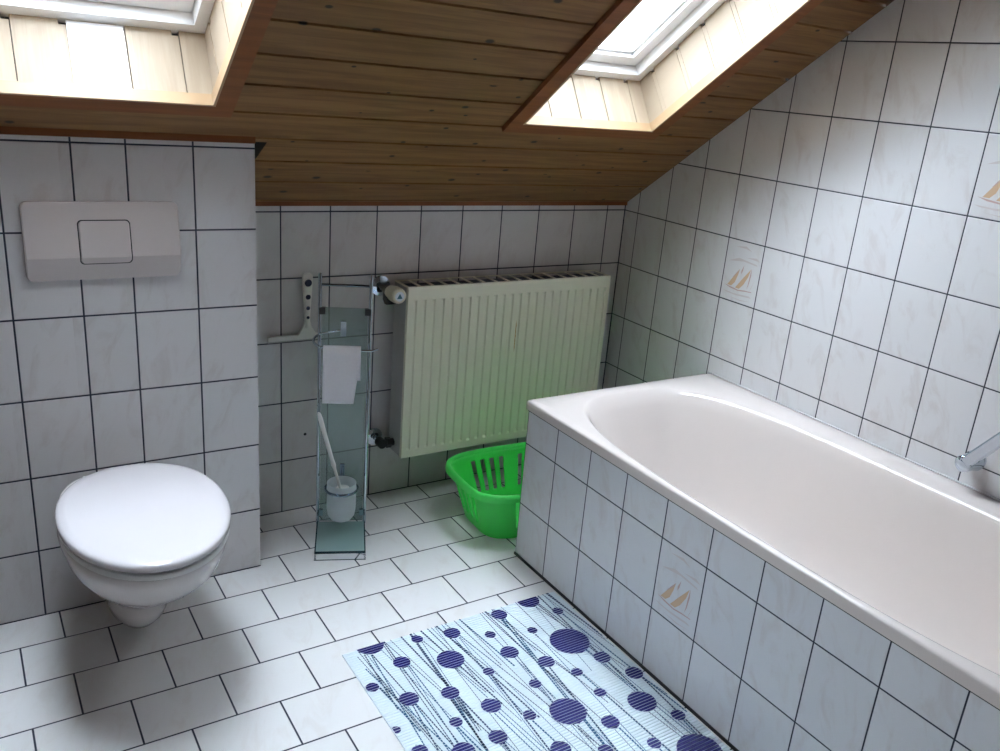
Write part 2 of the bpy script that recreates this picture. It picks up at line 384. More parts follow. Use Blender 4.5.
# ------------------------------------------------------------------ skylights (each one local in the slope frame: x, s, -n)
def L(x, s, n): return Vector((x, s, -n))
def sbox(bm, x0, x1, s0, s1, n0, n1): box(bm, (x0, s0, -n1), (x1, s1, -n0))
def skylight(name, X, seams_low, label, lean):
    x0, x1 = X
    root = struct_empty(name, label); root.matrix_world = RM
    # architrave on the boards, mitred
    w_, t_ = 0.043, 0.014
    bm = bmesh.new()
    I = [(x0, S0), (x1, S0), (x1, S1), (x0, S1)]; O = [(x0 - w_, S0 - w_), (x1 + w_, S0 - w_), (x1 + w_, S1 + w_), (x0 - w_, S1 + w_)]
    for i in range(4):
        j = (i + 1) % 4; gp = 0.0
        q = [I[i], I[j], O[j], O[i]]
        loft(bm, [[L(x, s, -0.0005) for x, s in q], [L(x, s, -t_) for x, s in q]])
    bevel(bm, 0.0025, 2); obj('architrave', bm, 'trim_wood', root, kind='structure')
    # lining boards on the four faces of the shaft
    def side(tag_, P, length, offs):
        """P(a, n, d): a along the face, n outwards through the roof, d depth behind the face"""
        bm = bmesh.new()
        def bx(a0, a1, n0, n1, d0, d1):
            vs = [bm.verts.new(P(a, n, d)) for a in (a0, a1) for n in (n0, n1) for d in (d0, d1)]
            for f in ((0, 1, 3, 2), (4, 6, 7, 5), (0, 4, 5, 1), (2, 3, 7, 6), (0, 2, 6, 4), (1, 5, 7, 3)): bm.faces.new([vs[i] for i in f])
        edges = [0] + [q for q in offs if 0.004 < q < length - 0.004] + [length]
        for a, b in zip(edges, edges[1:]):
            l = a + (0.002 if a > 0 else 0); rb = 0.014 if (b < length) else 0
            bx(l, b - rb, -t_ + .002, NW - .0005, 0, 0.011)
            if rb: bx(b - rb, b, -t_ + .002, NW - 0.011, 0.0015, 0.011)
        obj('lining', bm, 'lining', root, kind='structure')
        bm = bmesh.new()
        vs = [bm.verts.new(P(a, n, d)) for a in (0, length) for n in (-.01, NW) for d in (0.012, 0.016)]
        for f in ((0, 1, 3, 2), (4, 6, 7, 5), (0, 4, 5, 1), (2, 3, 7, 6), (0, 2, 6, 4), (1, 5, 7, 3)): bm.faces.new([vs[i] for i in f])
        obj('lining_backing', bm, 'dark', root, kind='structure')
        bm = bmesh.new()
        vs = [bm.verts.new(P(a, n, d)) for a in (0, length) for n in (-t_ - .001, 0.012) for d in (-0.006, -.0003)]
        for f in ((0, 1, 3, 2), (4, 6, 7, 5), (0, 4, 5, 1), (2, 3, 7, 6), (0, 2, 6, 4), (1, 5, 7, 3)): bm.faces.new([vs[i] for i in f])
        bevel(bm, 0.002, 2); obj('edge_bead', bm, 'bead', root, kind='structure')
    W = x1 - x0; H = S1 - S0
    side('low', lambda a, n, d: L(x0 + a, S0 - d + lean * max(n, 0) / NW, n), W, seams_low)
    side('high', lambda a, n, d: L(x0 + a, S1 + d, n), W, [0.1125 * k + .03 for k in range(6)])
    so = [0.079 - .1125, 0.079, 0.195, 0.308] + [0.308 + .1125 * k for k in range(1, 8)]
    side('right', lambda a, n, d: L(x1 + d, S0 + a, n), H, so)
    side('left', lambda a, n, d: L(x0 - d, S0 + a, n), H, so)
    # white fixed frame, sash and pane
    def ring(bm, i0, i1, n0, n1):
        for a in range(4):
            ln = lean if i0 > -.01 else 0; ll = lean
            O_ = [(x0 + i0, S0 + i0 + ln), (x1 - i0, S0 + i0 + ln), (x1 - i0, S1 - i0), (x0 + i0, S1 - i0)]
            I_ = [(x0 + i1, S0 + i1 + ll), (x1 - i1, S0 + i1 + ll), (x1 - i1, S1 - i1), (x0 + i1, S1 - i1)]
            b = (a + 1) % 4; q = [O_[a], O_[b], I_[b], I_[a]]
            loft(bm, [[L(x, s, n0) for x, s in q], [L(x, s, n1) for x, s in q]])
    bm = bmesh.new(); ring(bm, -0.0175, 0.026, NW, NW + .075); bevel(bm, 0.002, 2); obj('window_frame', bm, 'white_paint', root, kind='structure')
    bm = bmesh.new(); ring(bm, 0.029, 0.066, NW + .030, NW + .085); ring(bm, 0.062, 0.076, NW + .042, NW + .08); bevel(bm, 0.003, 2); obj('sash', bm, 'white_paint', root, kind='structure')
    bm = bmesh.new(); ring(bm, 0.024, 0.032, NW + .040, NW + .075); obj('seal', bm, 'silicone', root, kind='structure')
    bm = bmesh.new(); sbox(bm, x0 + .07, x1 - .07, S0 + .07, S1 - .07, NW + .056, NW + .060); obj('window_pane', bm, 'glass_win', root, kind='structure')
    return root
M['bead'] = plain('bead_pine', (0.46, 0.31, 0.175), 0.4)
skylight('window_1', SKL, [0.5485 - .235 - .108 * 2, 0.436 - .235, 0.5485 - .235, 0.660 - .235], 'roof window over the toilet, white frame in a pine lined shaft', 0.024)
skylight('window_2', SKR, [q - 1.549 for q in (1.655, 1.7605, 1.863, 1.972)], 'roof window over the bath, white frame in a pine lined shaft', 0.012)
# bright white sheet filling one board of the lower lining of the left skylight
sh = bmesh.new(); box(sh, (-0.056, 0, -0.074), (0.054, 0.0012, 0.076))
sh = obj('plastic_sheet', sh, 'sheet')
tl_ = .024 / NW; zax = (Vector((0, SA, CA)) + tl_ * Vector((0, -CA, SA))).normalized(); yax = -(Vector((0, -CA, SA)) - tl_ * Vector((0, SA, CA))).normalized(); cen = SL(0.4925, S0 + .0022 + .012, 0.0780); xax = yax.cross(zax)
sm = Matrix((xax, yax, zax)).transposed().to_4x4(); sm.translation = cen; sh.matrix_world = sm
tag(sh, 'bright white sheet standing on the lower lining boards of the left skylight', 'sheet')

# ------------------------------------------------------------------ bath
bt = thing('bathtub', 'white enamel bathtub with a rounded far end, built in behind a tiled panel', 'bathtub', (0, 0, 0))
X0, X1, Y0, Y1, ZR = 1.565, XR - .001, -0.552, -2.262, 0.526
cx_, cy_ = 1.905, -1.412; ax_, ay_ = 0.313, 0.808
N = 192
def sup(cx, cy, a, b, e, t):
    c, s = math.cos(t), math.sin(t)
    return cx + a * math.copysign(abs(c) ** (2 / e), c), cy + b * math.copysign(abs(s) ** (2 / e), s)
def outer(t, ins=0.0, r=0.02):
    # rounded rectangle by ray direction from the centre
    hx0, hx1, hy0, hy1 = cx_ - X0 - ins, X1 - cx_ - ins, Y0 - cy_ - ins, cy_ - Y1 - ins
    c, s = math.cos(t), math.sin(t)
    k = min((hx1 if c > 0 else hx0) / max(abs(c), 1e-9), (hy0 if s > 0 else hy1) / max(abs(s), 1e-9))
    return cx_ + c * k, cy_ + s * k
ang = [2 * PI * i / N for i in range(N)]
for qx, qy in ((X0, Y0), (X1, Y0), (X1, Y1), (X0, Y1)):       # snap samples onto the four corners
    a = math.atan2(qy - cy_, qx - cx_) % (2 * PI); i = min(range(N), key=lambda k: abs(ang[k] - a)); ang[i] = a
# inner outline sampled by matching direction
def inner(t, a, b, e, ox=0.0, oy=0.0):
    c, s = math.cos(t), math.sin(t); k = (abs(c / a) ** e + abs(s / b) ** e) ** (-1 / e)
    return cx_ + ox + c * k, cy_ + oy + s * k
rings = []
rings.append([(*outer(t, 0.004), ZR - .0305) for t in ang])
rings.append([(*outer(t, 0.0), ZR - .0295) for t in ang])
rings.append([(*outer(t, 0.0), ZR - .006) for t in ang])
rings.append([(*outer(t, 0.0018), ZR - .0018) for t in ang])
rings.append([(*outer(t, 0.006), ZR) for t in ang])
def blend(t, f):
    a = outer(t, 0.006); b = inner(t, ax_ + .012, ay_ + .012, 3.3); return a[0] + (b[0] - a[0]) * f, a[1] + (b[1] - a[1]) * f
rings.append([(*blend(t, .5), ZR - .0002) for t in ang])
rings.append([(*blend(t, 1), ZR - .001) for t in ang])
prof = [(0.006, .0032), (0.001, .0075), (-.004, .015), (-.013, .045), (-.030, .12), (-.050, .20), (-.072, .28), (-.095, .335), (-.125, .370), (-.165, .388), (-.22, .393), (-.28, .395)]
for i, (d, dz) in enumerate(prof):
    # the far end leans back more gently than the sides
    ex = max(0.0, -d) * 0.9; oy = -ex * 0.35
    rings.append([(*inner(t, max(ax_ + d, .02), max(ay_ + d - ex * .9, .1), 3.3 - min(.8, dz * 2), 0, oy), ZR - dz) for t in ang])
bm = bmesh.new(); loft(bm, rings, False, True)
tb = obj('tub_shell', bm, 'enamel', bt, smooth=75)
bm = bmesh.new(); lathe(bm, [(0.0, .004), (.030, .004), (.034, .001), (.034, 0.0)], 28); obj('drain', bm, 'chrome', bt, smooth=True, loc=(cx_, cy_ - .45, ZR - .3950))
# overflow on the inner right wall is out of view; bath panel as part of the fixed tiling
bm = bmesh.new(); box(bm, (XP, Y1, 0.0), (XP + .03, YP, ZP))
for f in bm.faces: f.material_index = 1 if f.calc_center_median().y > YP - .001 else 0
pn = obj('wall_bath_panel', bm, ['tile_panel', 'tile_panel_end'], kind='structure')
bm = bmesh.new(); box(bm, (XP + .0302, YP - .03, 0.0), (XR - .0005, YP, ZP)); pe = obj('wall_bath_end', bm, 'tile_panel_end', kind='structure'); pe['label'] = 'tiled end panel of the bath'
pn['label'] = 'tiled side panel of the bath'
bm = bmesh.new(); box(bm, (XP - .003, Y1, 0.0), (XP - .0002, YP + .003, 0.009)); obj('baseboard_bath', bm, 'black', kind='structure')
bm = bmesh.new(); box(bm, (XP - .0016, Y1, ZP - .0025), (XP + .002, YP + .001, ZP + .0030)); obj('trim_3', bm, 'black', kind='structure')
bm = bmesh.new(); box(bm, (XR - .007, Y1, ZR + .0003), (XR - .0004, Y0, ZR + .003)); bevel(bm, .001, 1); obj('trim_4', bm, 'silicone', kind='structure')

# sail motif on three decor tiles: thin glaze shapes on the tile surface
def decor(parent, wall_x, y0, z0, name='sail_motif'):
    """y0 = side of tile nearer the back wall, z0 = lower edge; drawn in u (towards camera) and v (up) metres"""
    shapes = [('decor_pink', [(.018, .050), (.042, .043), (.075, .040), (.103, .044), (.128, .046), (.127, .048), (.100, .047), (.075, .0435), (.044, .047)]),
              ('decor_orange', [(.030, .050), (.050, .078), (.070, .105), (.066, .085), (.058, .062), (.046, .050)]),
              ('decor_orange', [(.062, .047), (.085, .078), (.112, .112), (.106, .088), (.092, .062), (.078, .047)]),
              ('decor_pink', [(.070, .105), (.056, .088), (.046, .074), (.050, .076), (.066, .094)]),
              ('decor_pink', [(.114, .114), (.116, .094), (.112, .066), (.106, .050), (.109, .066), (.111, .092)]),
              ('decor_pink', [(.118, .045), (.132, .085), (.127, .072), (.121, .056)]),
              ('decor_pink', [(.076, .100), (.084, .118), (.082, .100), (.077, .090)]),
              ('decor_haze', [(.020, .120), (.060, .135), (.130, .128), (.134, .124), (.080, .128), (.050, .124)]),
              ('decor_haze', [(.040, .165), (.080, .172), (.105, .160), (.080, .165)]),
              ('decor_haze', [(.085, .140), (.125, .146), (.140, .138), (.105, .140)]),
              ('decor_haze', [(.015, .032), (.060, .030), (.120, .034), (.130, .030), (.070, .026), (.030, .028)]),
              ('decor_haze', [(.040, .018), (.090, .016), (.130, .020), (.090, .013)])]
    bm = bmesh.new(); names = ['decor_pink', 'decor_orange', 'decor_haze']
    for c, q in shapes:
        pts = [Vector((wall_x - .0002, y0 - (.077 + (u - .077) * 1.10), z0 + .045 + (v - .045) * 1.12)) for u, v in q]
        poly(bm, pts, names.index(c))
    me = obj(name, bm, names, parent); me['kind'] = 'structure'
    return me
decor(wr, XR, -0.0752 - 3 * WT, 0.1837 + 3 * HT)
decor(wr, XR, -0.0752 - 8 * WT, 0.1837 + 5 * HT)
decor(pn, XP, YP - 4 * WT, 0.1831)

# ------------------------------------------------------------------ toilet
TX = 0.485
to = thing('toilet', 'white wall-hung toilet with closed lid below the flush plate', 'toilet', (TX, YB, 0))
def tsec(z, yb, yf, hw, hb, n=48, e=2.3):
    """ring (local to the box face): egg front, back drawn to half width hb at yb"""
    ym = yb + (yf - yb) * 0.52; out = []
    for k in range(n):
        t = 2 * PI * k / n; c, s = math.cos(t), math.sin(t)
        if s <= 0:   # front
            x = hw * math.copysign(abs(c) ** (2 / 2.15), c); y = ym + (ym - yf) * -abs(s) ** (2 / 2.15)
        else:
            x0_ = math.copysign(abs(c) ** (2 / 5), c); y = ym + (yb - ym) * abs(s) ** (2 / 5)
            f = (y - ym) / (yb - ym); x = x0_ * (hw + (hb - hw) * f)
        out.append(Vector((x, y, z - (.020 * min(max((y + .16) / .10, 0), 1) if z > .36 else 0))))
    return out
bm = bmesh.new()
secs = [(0.030, -.001, -.195, .036, .045), (0.036, -.001, -.216, .050, .055), (0.068, -.001, -.252, .066, .068), (0.108, -.001, -.282, .075, .078), (0.145, -.001, -.306, .080, .084),
        (0.185, -.001, -.352, .096, .096), (0.235, -.001, -.430, .120, .112), (0.285, -.001, -.508, .144, .126), (0.330, -.001, -.560, .163, .138), (0.370, -.001, -.580, .173, .142), (0.392, -.001, -.586, .175, .143), (0.398, -.004, -.582, .171, .140)]
loft(bm, [tsec(*s) for s in secs]); obj('bowl', bm, 'ceramic', to, smooth=50)
def egg(z, k=1.0, n=56, dy=0.0, hb=0.118):
    out = []; ym, yf, yb = -.345, -.345 - .262 * k + dy, -.345 + (.240) * k; hw = .177 * k
    for i in range(n):
        t = 2 * PI * i / n; c, s = math.cos(t), math.sin(t)
        if s <= 0: out.append(Vector((hw * c, ym + (ym - yf) * s, z)))
        else:
            y = ym + (yb - ym) * abs(s) ** (2 / 2.25); x = hw * math.copysign(abs(c) ** (2 / 2.25), c); out.append(Vector((x, y, z)))
    return out
bm = bmesh.new(); loft(bm, [egg(.4025, .965), egg(.4035, .978), egg(.4125, .982), egg(.4150, .974)]); obj('seat', bm, 'white_plastic', to, smooth=45)
bm = bmesh.new(); loft(bm, [egg(.4235, .985), egg(.4250, .997), egg(.429, 1.0), egg(.436, .997), egg(.4395, .985), egg(.4425, .955), egg(.4445, .88), egg(.446, .70), egg(.447, .40), egg(.4473, .12)]); obj('lid', bm, 'lid', to, smooth=45)
bm = bmesh.new(); loft(bm, [egg(.397, .94), egg(.4240, .94)]); obj('lid_gap_shade', bm, 'dark', to)  # dark core that paints the shade in the gaps around the seat
for s in (-1, 1):
    bm = bmesh.new(); tube(bm, [(s * .075 - .02, -.098, .413), (s * .075 + .02, -.098, .413)], .009, 14); obj('hinge', bm, 'white_plastic', to, smooth=True)

# flush plate
fp = thing('flush_plate', 'beige plastic flush plate with one square button on the tiles above the toilet', 'flush plate', (0.4875, YB, 0.977))
def plate_depth(z, h=.091):      # depth profile over height
    zc = -0.034
    if z > zc: return .012 + .020 * (1 - (z - zc) / (h - zc)) ** 0.8
    return .032 - .022 * ((zc - z) / (zc + h))
def rrect(w, h, r, n=8):
    out = []
    for cx, cy, a0 in ((w - r, h - r, 0), (-w + r, h - r, 90), (-w + r, -h + r, 180), (w - r, -h + r, 270)):
        for k in range(n + 1):
            a = math.radians(a0 + 90 * k / n); out.append((cx + r * math.cos(a), cy + r * math.sin(a)))
    return out
def shell(w, h, r, extra, edge=.003, zoff=0.0, back=0.0005):
    bm = bmesh.new(); rows = []
    zs = sorted(set([-h, -h + .0006, -h + .002, h - .0006, h - .002, h] + [-h + r * (1 - math.cos(math.radians(a))) for a in range(15, 91, 15)] + [h - r * (1 - math.cos(math.radians(a))) for a in range(15, 91, 15)] + [-.034 - zoff, -.0335 - zoff, -.0345 - zoff] + [-h + 2 * h * k / 12 for k in range(1, 12)]))
    zs = [z for z in zs if -h <= z <= h]
    for z in zs:
        d = max(0, abs(z) - (h - r)); hw = w - r + math.sqrt(max(r * r - d * d, 0))
        hw = max(hw, w - r)
        dp = plate_depth(z + zoff) + extra
        ee = edge if min(z + h, h - z) > .0021 else edge * .5
        if z in (-h, h): dp -= edge
        rows.append([Vector((-hw, -back, z)), Vector((-hw, -(dp - ee), z)), Vector((-hw + ee, -dp, z)), Vector((-hw + .02, -dp, z)), Vector((0, -dp, z)), Vector((hw - .02, -dp, z)), Vector((hw - ee, -dp, z)), Vector((hw, -(dp - ee), z)), Vector((hw, -back, z))])
    loft(bm, rows, True, True, closed=False)
    bmesh.ops.remove_doubles(bm, verts=bm.verts[:], dist=1e-6)
    return bm
obj('cover', shell(.167, .091, .014, 0.0), 'plate', fp, smooth=12)
bm = shell(.0565, .0515, .010, .0006, .0005, 0.0, .004); obj('button_gap_shade', bm, 'black', fp, smooth=12)  # black plate painting the shaded gap round the button
bm = shell(.0540, .0490, .009, .0030, .0022, 0.0, .004); obj('button', bm, 'plate', fp, smooth=12)

# ------------------------------------------------------------------ radiator
ra = thing('radiator', 'cream panel radiator with vertical grooves and a rust streak on the back wall', 'radiator', (0, 0, 0))
RX0, RX1, RZ0, RZ1, RY = 1.372, 2.190, 0.182, 0.772, -0.125
bm = bmesh.new()
ng = 24; gp = (RX1 - RX0 - .016) / ng; xs_ = [RX0]
cols = []
for k in range(ng):
    a = RX0 + .008 + k * gp
    for q, dpt in ((.02, 0), (.10, 1), (.40, 1), (.50, 0)): cols.append((a + q * gp + .25 * gp, dpt))
cols = [(RX0 + .001, 0)] + [(x, d) for x, d in cols] + [(RX1 - .001, 0)]
cols = sorted(set(cols)); rows_ = [RZ0 + .001, RZ0 + .026, RZ0 + .033, RZ0 + .055, RZ1 - .070, RZ1 - .047, RZ1 - .041, RZ1 - .004]
ramp = [0, 0, 1, 1, 1, 1, 0, 0]
g = [[bm.verts.new((x, RY + .0060 * d * r, z)) for x, d in cols] for z, r in zip(rows_, ramp)]
for a, b in zip(g, g[1:]):
    for i in range(len(cols) - 1): bm.faces.new((a[i], a[i + 1], b[i + 1], b[i]))
geom = bmesh.ops.extrude_face_region(bm, geom=bm.faces[:])
for v in geom['geom']:
    if isinstance(v, bmesh.types.BMVert): v.co.y = RY + .014
obj('front_panel', bm, 'rad', ra)
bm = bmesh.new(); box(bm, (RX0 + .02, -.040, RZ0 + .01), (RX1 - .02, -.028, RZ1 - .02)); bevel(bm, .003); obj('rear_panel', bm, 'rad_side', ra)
bm = bmesh.new()
for k in range(31):
    x = RX0 + .03 + k * (RX1 - RX0 - .06) / 30; box(bm, (x - .001, -.11, RZ0 + .03), (x + .001, -.041, RZ1 - .03))
obj('convector_fins', bm, 'rad_gap', ra)
for nm, x in (('left', RX0), ('right', RX1 - .003)):
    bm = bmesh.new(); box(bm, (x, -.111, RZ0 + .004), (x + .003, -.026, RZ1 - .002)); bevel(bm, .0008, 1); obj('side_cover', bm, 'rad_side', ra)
# top grille: frame rails and cross bars above a dark sheet that paints the shade inside
bm = bmesh.new(); zt = RZ1
box(bm, (RX0, RY + .0005, zt - .004), (RX1, RY + .012, zt + .001)); box(bm, (RX0, -.030, zt - .002), (RX1, -.024, zt + .001))
nb = 17
for k in range(nb + 1):
    x = RX0 + (RX1 - RX0) * k / nb; wd = .0045
    x = min(max(x, RX0 + wd), RX1 - wd)
    # bars run a little diagonally front to back
    sk = .000
    vs = [bm.verts.new(p) for p in [(x - wd + sk, -.113, zt - .002), (x + wd + sk, -.113, zt - .002), (x + wd - sk, -.030, zt - .002), (x - wd - sk, -.030, zt - .002), (x - wd + sk, -.113, zt + .0005), (x + wd + sk, -.113, zt + .0005), (x + wd - sk, -.030, zt + .0005), (x - wd - sk, -.030, zt + .0005)]]
    for f in ((0, 3, 2, 1), (4, 5, 6, 7), (0, 1, 5, 4), (1, 2, 6, 5), (2, 3, 7, 6), (3, 0, 4, 7)): bm.faces.new([vs[i] for i in f])
obj('top_grille', bm, 'rad', ra)
bm = bmesh.new(); box(bm, (RX0 + .004, -.112, zt - .012), (RX1 - .004, -.031, zt - .010)); obj('inner_shade', bm, 'rad_gap', ra)
for x in (RX0 + .12, RX1 - .12):
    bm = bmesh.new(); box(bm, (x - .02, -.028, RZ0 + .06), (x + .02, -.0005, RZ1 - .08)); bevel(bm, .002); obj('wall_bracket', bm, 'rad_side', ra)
# thermostat valve with rosette, top left
VX = 1.332
def ax(y0, z0, x0=VX): return lambda q: Vector((x0 + q.x, y0 - q.z, z0 + q.y))
def part_lathe(name, prof, xf, mat, par, n=28, lab=None):
    bm = bmesh.new(); lathe(bm, prof, n, xf); o = obj(name, bm, mat, par, smooth=35)
    if lab: o['label'] = lab
    return o
va = part_lathe('valve_rosette', [(.0, .0), (.034, .0), (.033, .005), (.024, .009), (.013, .011), (.0, .011)], ax(-.0005, .752), 'chrome', ra)
vb = part_lathe('valve_body', [(.0, 0), (.009, 0), (.009, .030), (.014, .032), (.014, .052), (.017, .053), (.017, .068), (.0, .068)], ax(-.010, .752), 'brass', ra)
bm = bmesh.new(); tube(bm, [(VX, -.052, .752), (VX, -.052, .722), (VX + .006, -.052, .710)], [.012, .012, .013], 16); tube(bm, [(VX, -.052, .712), (RX0 + .004, -.052, .712)], .011, 16); obj('valve_elbow', bm, 'black', ra, smooth=40)
vk = part_lathe('thermostat_knob', [(.0, .0), (.019, .0), (.021, .004), (.022, .020), (.0245, .026), (.0245, .060), (.0235, .066), (.021, .069), (.018, .070), (.0, .070)], ax(-.078, .752), 'cream_plastic', ra, 36)
bm = bmesh.new()
for k in range(24):
    a = 2 * PI * k / 24; tube(bm, [(VX + .0245 * math.cos(a), -.106, .752 + .0245 * math.sin(a)), (VX + .0245 * math.cos(a), -.141, .752 + .0245 * math.sin(a))], .0011, 6)
obj('knob_ribs', bm, 'cream_plastic', vk)
M['blue_mark'] = plain('blue_print', (0.05, 0.16, 0.22), 0.4); M['disc_white'] = plain('white_print', (0.75, 0.8, 0.85), 0.4)
bm = bmesh.new(); lathe(bm, [(0, 0), (.0155, 0), (.0155, .0006), (0, .0006)], 28, ax(-.1480, .752)); obj('knob_disc', bm, 'disc_white', vk)
bm = bmesh.new()
for tri in ([(-.0095, -.007), (.0095, -.007), (0, .0095)],):
    a = [Vector((VX + x, -.1487, .752 + z)) for x, z in tri]; loft(bm, [a, [p + Vector((0, -.0004, 0)) for p in a]])
obj('triangle_mark', bm, 'blue_mark', vk)
# lower return valve
part_lathe('return_rosette', [(.0, .0), (.031, .0), (.030, .005), (.022, .009), (.012, .011), (.0, .011)], ax(-.0005, .222, 1.327), 'chrome', ra)
part_lathe('return_pipe', [(.0, 0), (.009, 0), (.009, .040), (.0, .040)], ax(-.010, .222, 1.327), 'chrome', ra)
bm = bmesh.new(); tube(bm, [(1.327, -.046, .222), (1.327, -.075, .222)], .0165, 18); tube(bm, [(1.320, -.060, .221), (1.374, -.060, .219)], .0135, 18); tube(bm, [(1.345, -.060, .2195), (1.362, -.060, .219)], .0185, 6)
obj('return_valve', bm, 'black', ra, smooth=30)

# ------------------------------------------------------------------ green basket
ba = thing('laundry_basket', 'bright green slotted plastic basket on the floor between radiator and bath', 'basket', (1.762, -0.355, 0), math.radians(-3))
n_p = 160
def bring(t, z):
    f = z / 0.190
    a = .218 + .060 * f; b = .128 + .045 * f
    c, s = math.cos(t), math.sin(t); e = 4.2
    k = (abs(c / a) ** e + abs(s / b) ** e) ** (-1 / e)
    return Vector((c * k, s * k, z))
SLX = [g + o_ for g in (-.0885, .0885) for o_ in (-.0525, -.0175, .0175, .0525)]; SLY = [-.054, -.018, .018, .054]; SW = .0078
spans = []
def solve(axis, val, sgn):
    best = min(range(7200), key=lambda k: abs(bring(2 * PI * k / 7200, .1)[axis] - val) + (1 if bring(2 * PI * k / 7200, .1)[1 - axis] * sgn < .02 else 0))
    return 2 * PI * best / 7200
for sg in (-1, 1):
    for u in SLX: spans.append(tuple(sorted((solve(0, u - SW, sg), solve(0, u + SW, sg)))))
    for u in SLY:
        q = [solve(1, u - .0098, sg), solve(1, u + .0098, sg)]
        if max(q) - min(q) > 3: q = [x - 2 * PI if x > PI else x for x in q]
        spans.append(tuple(sorted(q)))
bts = sorted(set([q % (2 * PI) for sp in spans for q in sp] + [2 * PI * k / 120 for k in range(120) if not any(a - .012 < 2 * PI * k / 120 < b + .012 or a - .012 < 2 * PI * k / 120 - 2 * PI < b + .012 for a, b in spans)]))
n_p = len(bts)
def slot(i):
    a = bts[i]; b = bts[(i + 1) % n_p]
    if b < a: b += 2 * PI
    m_ = (a + b) / 2
    return any(p < m_ < q or p < m_ - 2 * PI < q for p, q in spans)
zs = [0.0, .004, .02, .034, .046, .156, .162, .170, .178]
bm = bmesh.new()
G_ = [[bm.verts.new(bring(t, max(z, .0)) * (1.0) if z > .001 else Vector((bring(t, 0).x * .975, bring(t, 0).y * .96, .0015))) for t in bts] for z in zs]
for r in range(len(zs) - 1):
    for i in range(n_p):
        j = (i + 1) % n_p
        if zs[r] >= .045 and zs[r + 1] <= .1561 and slot(i): continue
        bm.faces.new((G_[r][i], G_[r][j], G_[r + 1][j], G_[r + 1][i]))
bm.faces.new(G_[0][::-1])
wall_o = obj('basket_body', bm, 'green', ba, smooth=40)
md = wall_o.modifiers.new('solid', 'SOLIDIFY'); md.thickness = .0028; md.offset = -1
# rolled rim with turned-down lip
prof_ = [(-.001, .172), (.000, .184), (.005, .1895), (.012, .190), (.0165, .186), (.0175, .176), (.0172, .166), (.0150, .166), (.0145, .178), (.010, .184), (.004, .182), (.002, .172)]
rr = []
for t in bts:
    p = bring(t, .176); nrm = Vector((math.copysign(abs(p.x / .275) ** 3.2, p.x) / .275, math.copysign(abs(p.y / .188) ** 3.2, p.y) / .188, 0)).normalized()
    rr.append([Vector((p.x, p.y, 0)) + nrm * d + Vector((0, 0, z)) for d, z in prof_])
bm = bmesh.new(); rr.append(rr[0]); loft(bm, rr, False, False); bmesh.ops.remove_doubles(bm, verts=bm.verts[:], dist=1e-5)
obj('rim', bm, 'green', ba, smooth=50)

# ------------------------------------------------------------------ free-standing chrome stand with glass back
st = thing('toilet_paper_stand', 'tall chrome stand with teal glass back and foot, in the corner beside the tiled box', 'stand', (1.1065, -0.262, 0), math.radians(-22.5))
# local: x width, -y towards the room; half width .078, depth .095
hw, hd = .076, .093
bm = bmesh.new()
for a, b in (((-hw, -hd - .012, .002), (hw, -hd - .006, .022)), ((-hw, hd - .006, .002), (hw, hd, .022)), ((-hw, -hd - .012, .002), (-hw + .005, hd, .022)), ((hw - .005, -hd - .012, .002), (hw, hd, .022))): box(bm, a, b)
bevel(bm, .0012, 1); obj('base_frame', bm, 'chrome_lit', st)
bm = bmesh.new()
for a, b in (((-hw, -hd - .012, .0222), (hw, -hd - .009, .0290)), ((-hw, -hd - .009, .0222), (-hw + .0036, hd - .012, .0290)), ((hw - .0036, -hd - .009, .0222), (hw, hd - .012, .0290))): box(bm, a, b)
obj('glass_rim', bm, 'teal_dark', st)  # dark glass edge, with the rails' dark reflection painted in
bm = bmesh.new(); box(bm, (-hw - .001, -hd - .013, .0002), (hw + .001, hd, .0019)); obj('base_dark_sheet', bm, 'teal_dark', st)  # thin dark sheet under the base frame
for x in (-hw + .012, hw - .012):
    for y in (-hd + .012, hd - .012):
        bm = bmesh.new(); lathe(bm, [(0, 0), (.006, 0), (.006, .002), (0, .002)], 12, lambda q, x=x, y=y: q + Vector((x, y, 0))); obj('foot', bm, 'black', st)
bm = bmesh.new(); box(bm, (-hw + .004, -hd - .008, .0225), (hw - .004, hd - .012, .0285)); bevel(bm, .001, 1); obj('base_glass', bm, 'glass_base', st)
bm = bmesh.new(); box(bm, (-hw + .006, -hd + .007, .0035), (hw - .006, hd - .007, .006)); obj('base_tray', bm, plain('base_tray_metal', (0.42, 0.56, 0.56), 0.4, metal=0.0), st)
for s in (-1, 1):
    bm = bmesh.new(); tube(bm, [(s * .0735, hd - .005, .020), (s * .0735, hd - .005, .838), (s * .0735, hd - .005, .841)], [.0055, .0055, .003], 16); obj('post', bm, 'chrome', st, smooth=40)
bm = bmesh.new(); tube(bm, [(-.0735, hd - .005, .806), (.0735, hd - .005, .806)], .0038, 12); obj('crossbar', bm, 'chrome_shaded', st, smooth=40)
bm = bmesh.new(); box(bm, (-.067, hd - .0075, .030), (.067, hd - .0025, .738)); bevel(bm, .001, 1); obj('back_glass', bm, 'glass_teal', st)
for s in (-1, 1):
    for z in (.728, .060):
        bm = bmesh.new(); box(bm, (s * .0665 - .009, hd - .012, z - .010), (s * .0665 + .009, hd + .001, z + .010)); bevel(bm, .0015, 1); obj('glass_clip', bm, 'black' if z > .5 else 'chrome', st)
